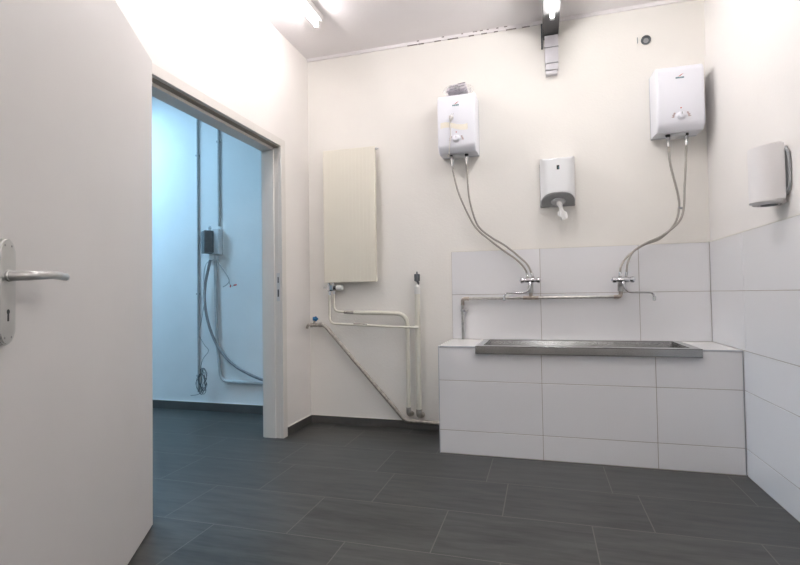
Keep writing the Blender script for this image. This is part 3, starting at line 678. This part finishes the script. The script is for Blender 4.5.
# light channel running to the back wall
lx, lz = 0.094, 2.695
ch = thing('channel_light', 'grey metal channel with a glowing tube running to the back wall', 'lamp', (lx, 2.5, ZC))
bm = new(); yA, yB = 1.25, D-0.002
prism(bm, [(-0.05, ZC), (-0.05, lz), (0.05, lz), (0.05, ZC)], lambda p: (lx+p[0], yA, p[1]), lambda p: (lx+p[0], yB, p[1]))
obj('channel', bm, 'lamp_metal', ch, False)
bm = new(); cyl(bm, (lx+0.004, yA+0.04, lz-0.022), (lx+0.004, 3.13, lz-0.022), 0.0125, 14); obj('tube', bm, 'tube_soft', ch, label='glowing white tube')
for y in (yA+0.01, 3.13):
    bm = new(); box(bm, lx-0.010, lx+0.018, y, y+0.03, lz-0.036, lz, 0.003, 1); obj('lamp_holder', bm, 'pale_grey', ch)
bm = new(); box(bm, lx-0.048, lx+0.048, D-0.03, D, lz-0.012, lz-0.002); obj('end_plate', bm, 'dark_grey', ch)
bm = new(); box(bm, lx-0.062, lx-0.052, D-0.014, D, lz-0.075, ZC-0.02); obj('side_strip', bm, 'dark_grey', ch)
# painted block under the channel's wall end
bk = thing('wall_block', 'white painted block on the back wall under the channel light', 'block', (lx, D, 2.43))
bm = new(); box(bm, lx-0.040, lx+0.046, D-0.055, D, 2.605, lz-0.012, 0.003, 2); box(bm, lx-0.040, lx+0.046, D-0.050, D, 2.50, 2.603, 0.003, 2)
box(bm, lx-0.038, lx+0.044, D-0.044, D, 2.455, 2.498, 0.003, 2); box(bm, lx-0.036, lx+0.038, D-0.038, D, 2.428, 2.453, 0.003, 2); obj('block', bm, 'bracket', bk)
for tb in ((lx-0.030, lx+0.047, D-0.0555, D-0.01, 2.6025, 2.6055), (lx-0.026, lx+0.045, D-0.051, D-0.01, 2.4975, 2.5015)):
    bm = new(); box(bm, *tb); obj('joint_line', bm, 'grey_plastic', bk)
# small pipe sleeve high on the back wall
sl = thing('pipe_sleeve', 'small dark round pipe opening in a plaster patch high on the wall', 'opening', (0.678, D, 2.58))
bm = new(); box(bm, 0.628, 0.738, D-0.0015, D, 2.528, 2.64, 0.001, 1); obj('plaster_patch', bm, 'plaster', sl)
bm = new(); lathe(bm, (0.678, D-0.002, 2.580), (0, -1, 0), [(0, 0.029), (0.010, 0.029), (0.010, 0.023), (0.003, 0.022)], 24); rg = obj('ring', bm, 'dark_grey', sl)
bm = new(); lathe(bm, (0.678, D-0.004, 2.576), (0, -1, 0), [(0, 0.016), (0.003, 0.016), (0.0035, 0.010), (0.002, 0.008)], 18); obj('inner_pipe', bm, 'grey_plastic', rg)
bm = new(); box(bm, 0.626, 0.631, D-0.010, D-0.002, 2.566, 2.603, 0.001, 1); obj('screw_tab', bm, 'grey_plastic', sl)

# ================================================================ ADJOINING ROOM FITTINGS
cy = BY-0.010
def conduit(label, pts, rad, m, saddles=()):
    r = thing('conduit', label, 'conduit', pts[-1], 'conduits on the wall of the next room')
    bm = new(); tube(bm, fillet(pts, 0.07, 8), rad, 12); obj('pipe', bm, m, r)
    for (x, z) in saddles:
        bm = new(); box(bm, x-rad-0.006, x+rad+0.006, cy-rad-0.003, BY, z-0.008, z+0.008, 0.002, 1); obj('saddle', bm, m, r)
C1X, C2X = -2.845, -2.632
conduit('straight grey conduit down the wall of the next room, left of the control box', [(C1X, cy, ZC), (C1X, cy, 0.16)], 0.0085, 'conduit', [(C1X, 2.2), (C1X, 1.0), (C1X, 0.3)])
conduit('grey conduit coming down from the ceiling to the top of the control box', [(C2X, cy, ZC), (C2X, cy, 1.575)], 0.0095, 'conduit', [(C2X, 2.3)])
cw_ = BY-0.0155
conduit('pale conduit below the control box, bending right along the floor', [(-2.668, cw_, 1.28), (-2.655, cw_, 0.6), (-2.615, cw_, 0.262), (-2.0, cw_, 0.25)], 0.0135, 'conduit_pale')
fx = thing('flexible_conduit', 'thick grey flexible tube drooping from the control box toward the door frame', 'tube', (-2.6, cy, 0.3), None)
bm = new(); p = catmull([(-2.69, BY-0.05, 1.285), (-2.74, BY-0.046, 1.1), (-2.75, BY-0.046, 0.93), (-2.705, BY-0.046, 0.72), (-2.605, BY-0.046, 0.53), (-2.445, BY-0.046, 0.39), (-2.195, BY-0.046, 0.29), (-2.02, BY-0.046, 0.272)], 10)
tube(bm, p, 0.0115, 12); obj('tube', bm, 'hose_grey', fx)
# control box: dark box swung out from a pale back box
cb = thing('control_box', 'dark grey control box on a pale back plate, hanging between the conduits', 'control box', (-2.74, BY, 1.36))
bm = new(); box(bm, -2.665, -2.60, BY-0.06, BY, 1.33, 1.545, 0.005, 2); obj('back_plate', bm, 'pale_grey', cb)
RB = Matrix.Translation((-2.66, BY-0.075, 1.44)) @ Matrix.Rotation(math.radians(-38), 4, 'Z')
bm = new(); box(bm, -0.112, 0.0, -0.055, 0.055, -0.098, 0.092, 0.006, 2); bmesh.ops.transform(bm, matrix=RB, verts=bm.verts); bx_ = obj('housing', bm, 'dark_grey', cb)
bm = new()
for k in range(9): box(bm, -0.115, -0.112, -0.045, 0.045, -0.072+k*0.017, -0.064+k*0.017)
for k in range(9): box(bm, -0.092, -0.01, -0.058, -0.055, -0.072+k*0.017, -0.064+k*0.017)
bmesh.ops.transform(bm, matrix=RB, verts=bm.verts); obj('cooling_fins', bm, 'dark_grey', bx_)
bm = new(); tube(bm, fillet([(-0.07, 0.0, 0.08), (-0.07, 0.0, 0.13), (-0.02, 0.0, 0.13), (-0.02, 0.0, 0.08)], 0.02, 5), 0.006, 10); bmesh.ops.transform(bm, matrix=RB, verts=bm.verts); obj('carry_loop', bm, 'conduit_pale', cb)
bm = new(); box(bm, -0.112, -0.095, -0.02, 0.02, 0.07, 0.088, 0.004, 1); bmesh.ops.transform(bm, matrix=RB, verts=bm.verts); obj('red_button', bm, 'red', cb, label='small red button')
bm = new(); box(bm, -2.665, -2.635, BY-0.04, BY-0.01, 1.28, 1.33, 0.004, 1); obj('cable_gland', bm, 'pale_grey', cb)
# thin dark cable with a tangled coil at its end
wire = thing('loose_cable', 'thin dark cable hanging from the control box, ending in a tangled coil', 'cable', (-2.75, BY-0.03, 0.15))
wy = BY-0.066
bm = new(); tube(bm, catmull([(-2.66, BY-0.03, 1.29), (-2.72, wy, 1.25), (-2.745, wy, 1.1), (-2.735, wy, 0.98), (-2.755, wy, 0.84), (-2.79, wy, 0.70), (-2.80, wy, 0.66), (-2.74, wy, 0.57), (-2.70, wy, 0.52), (-2.755, wy, 0.45), (-2.785, wy, 0.36), (-2.775, wy, 0.30)], 8), 0.0035, 8); obj('lead', bm, 'conduit', wire)
bm = new(); pts = []
for i in range(70):
    a = i*0.62; rx = 0.032+0.018*math.sin(i*1.7); rzz = 0.085+0.03*math.sin(i*0.9)
    pts.append((-2.765+rx*math.cos(a)+0.01*math.sin(i*0.31), wy+0.010*math.sin(i*0.77), 0.262+rzz*math.sin(a)))
pts += [(-2.79, wy, 0.16), (-2.83, wy, 0.145), (-2.88, wy, 0.14)]
tube(bm, catmull(pts, 5), 0.0021, 6); obj('coil', bm, 'dark_grey', wire)
wire2 = thing('short_cable', 'short dark cable stub with red tipped wires, right of the control box', 'cable', (-2.5, wy, 1.08))
bm = new(); tube(bm, catmull([(-2.645, BY-0.03, 1.29), (-2.59, wy, 1.245), (-2.53, wy, 1.17), (-2.495, wy, 1.11), (-2.515, wy, 1.075), (-2.555, wy, 1.055)], 8), 0.0042, 8); obj('lead', bm, 'conduit', wire2)
bm = new(); tube(bm, catmull([(-2.495, wy, 1.11), (-2.49, wy, 1.08), (-2.47, wy, 1.06), (-2.44, wy, 1.068)], 6), 0.0035, 8); obj('lead', bm, 'conduit', wire2)
bm = new(); cyl(bm, (-2.45, wy, 1.066), (-2.425, wy, 1.07), 0.0062, 8); obj('wire_tip', bm, 'red', wire2, label='red wire tip')
bm = new(); cyl(bm, (-2.485, wy, 1.05), (-2.48, wy, 1.07), 0.005, 8); obj('wire_tip', bm, 'red', wire2, label='red wire tip')

# ================================================================ LIGHT
w = bpy.data.worlds.new('sky'); bpy.context.scene.world = w; w.use_nodes = True
w.node_tree.nodes['Background'].inputs['Color'].default_value = (0.35, 0.68, 1.0, 1); w.node_tree.nodes['Background'].inputs['Strength'].default_value = 1.0

# ================================================================ CAMERA
yaw, pitch, roll = 0.2816, 0.0258, -0.0151
f = Vector((-math.sin(yaw)*math.cos(pitch), math.cos(yaw)*math.cos(pitch), math.sin(pitch)))
r = Vector((math.cos(yaw), math.sin(yaw), 0)); u = r.cross(f)
r2 = r*math.cos(roll)+u*math.sin(roll); u2 = u*math.cos(roll)-r*math.sin(roll)
cam = bpy.data.cameras.new('camera'); cam.sensor_width = 36; cam.sensor_fit = 'HORIZONTAL'; cam.lens = 489.63*36/800; cam.clip_start = 0.02
co = bpy.data.objects.new('camera', cam); C.objects.link(co)
co.matrix_world = Matrix(((r2.x, u2.x, -f.x, 0), (r2.y, u2.y, -f.y, 0), (r2.z, u2.z, -f.z, 0.9635), (0, 0, 0, 1)))
S = bpy.context.scene; S.camera = co
S.view_settings.view_transform = 'Standard'; S.view_settings.look = 'None'; S.view_settings.exposure = 0.66; S.view_settings.gamma = 1.0
S.view_settings.use_curve_mapping = False
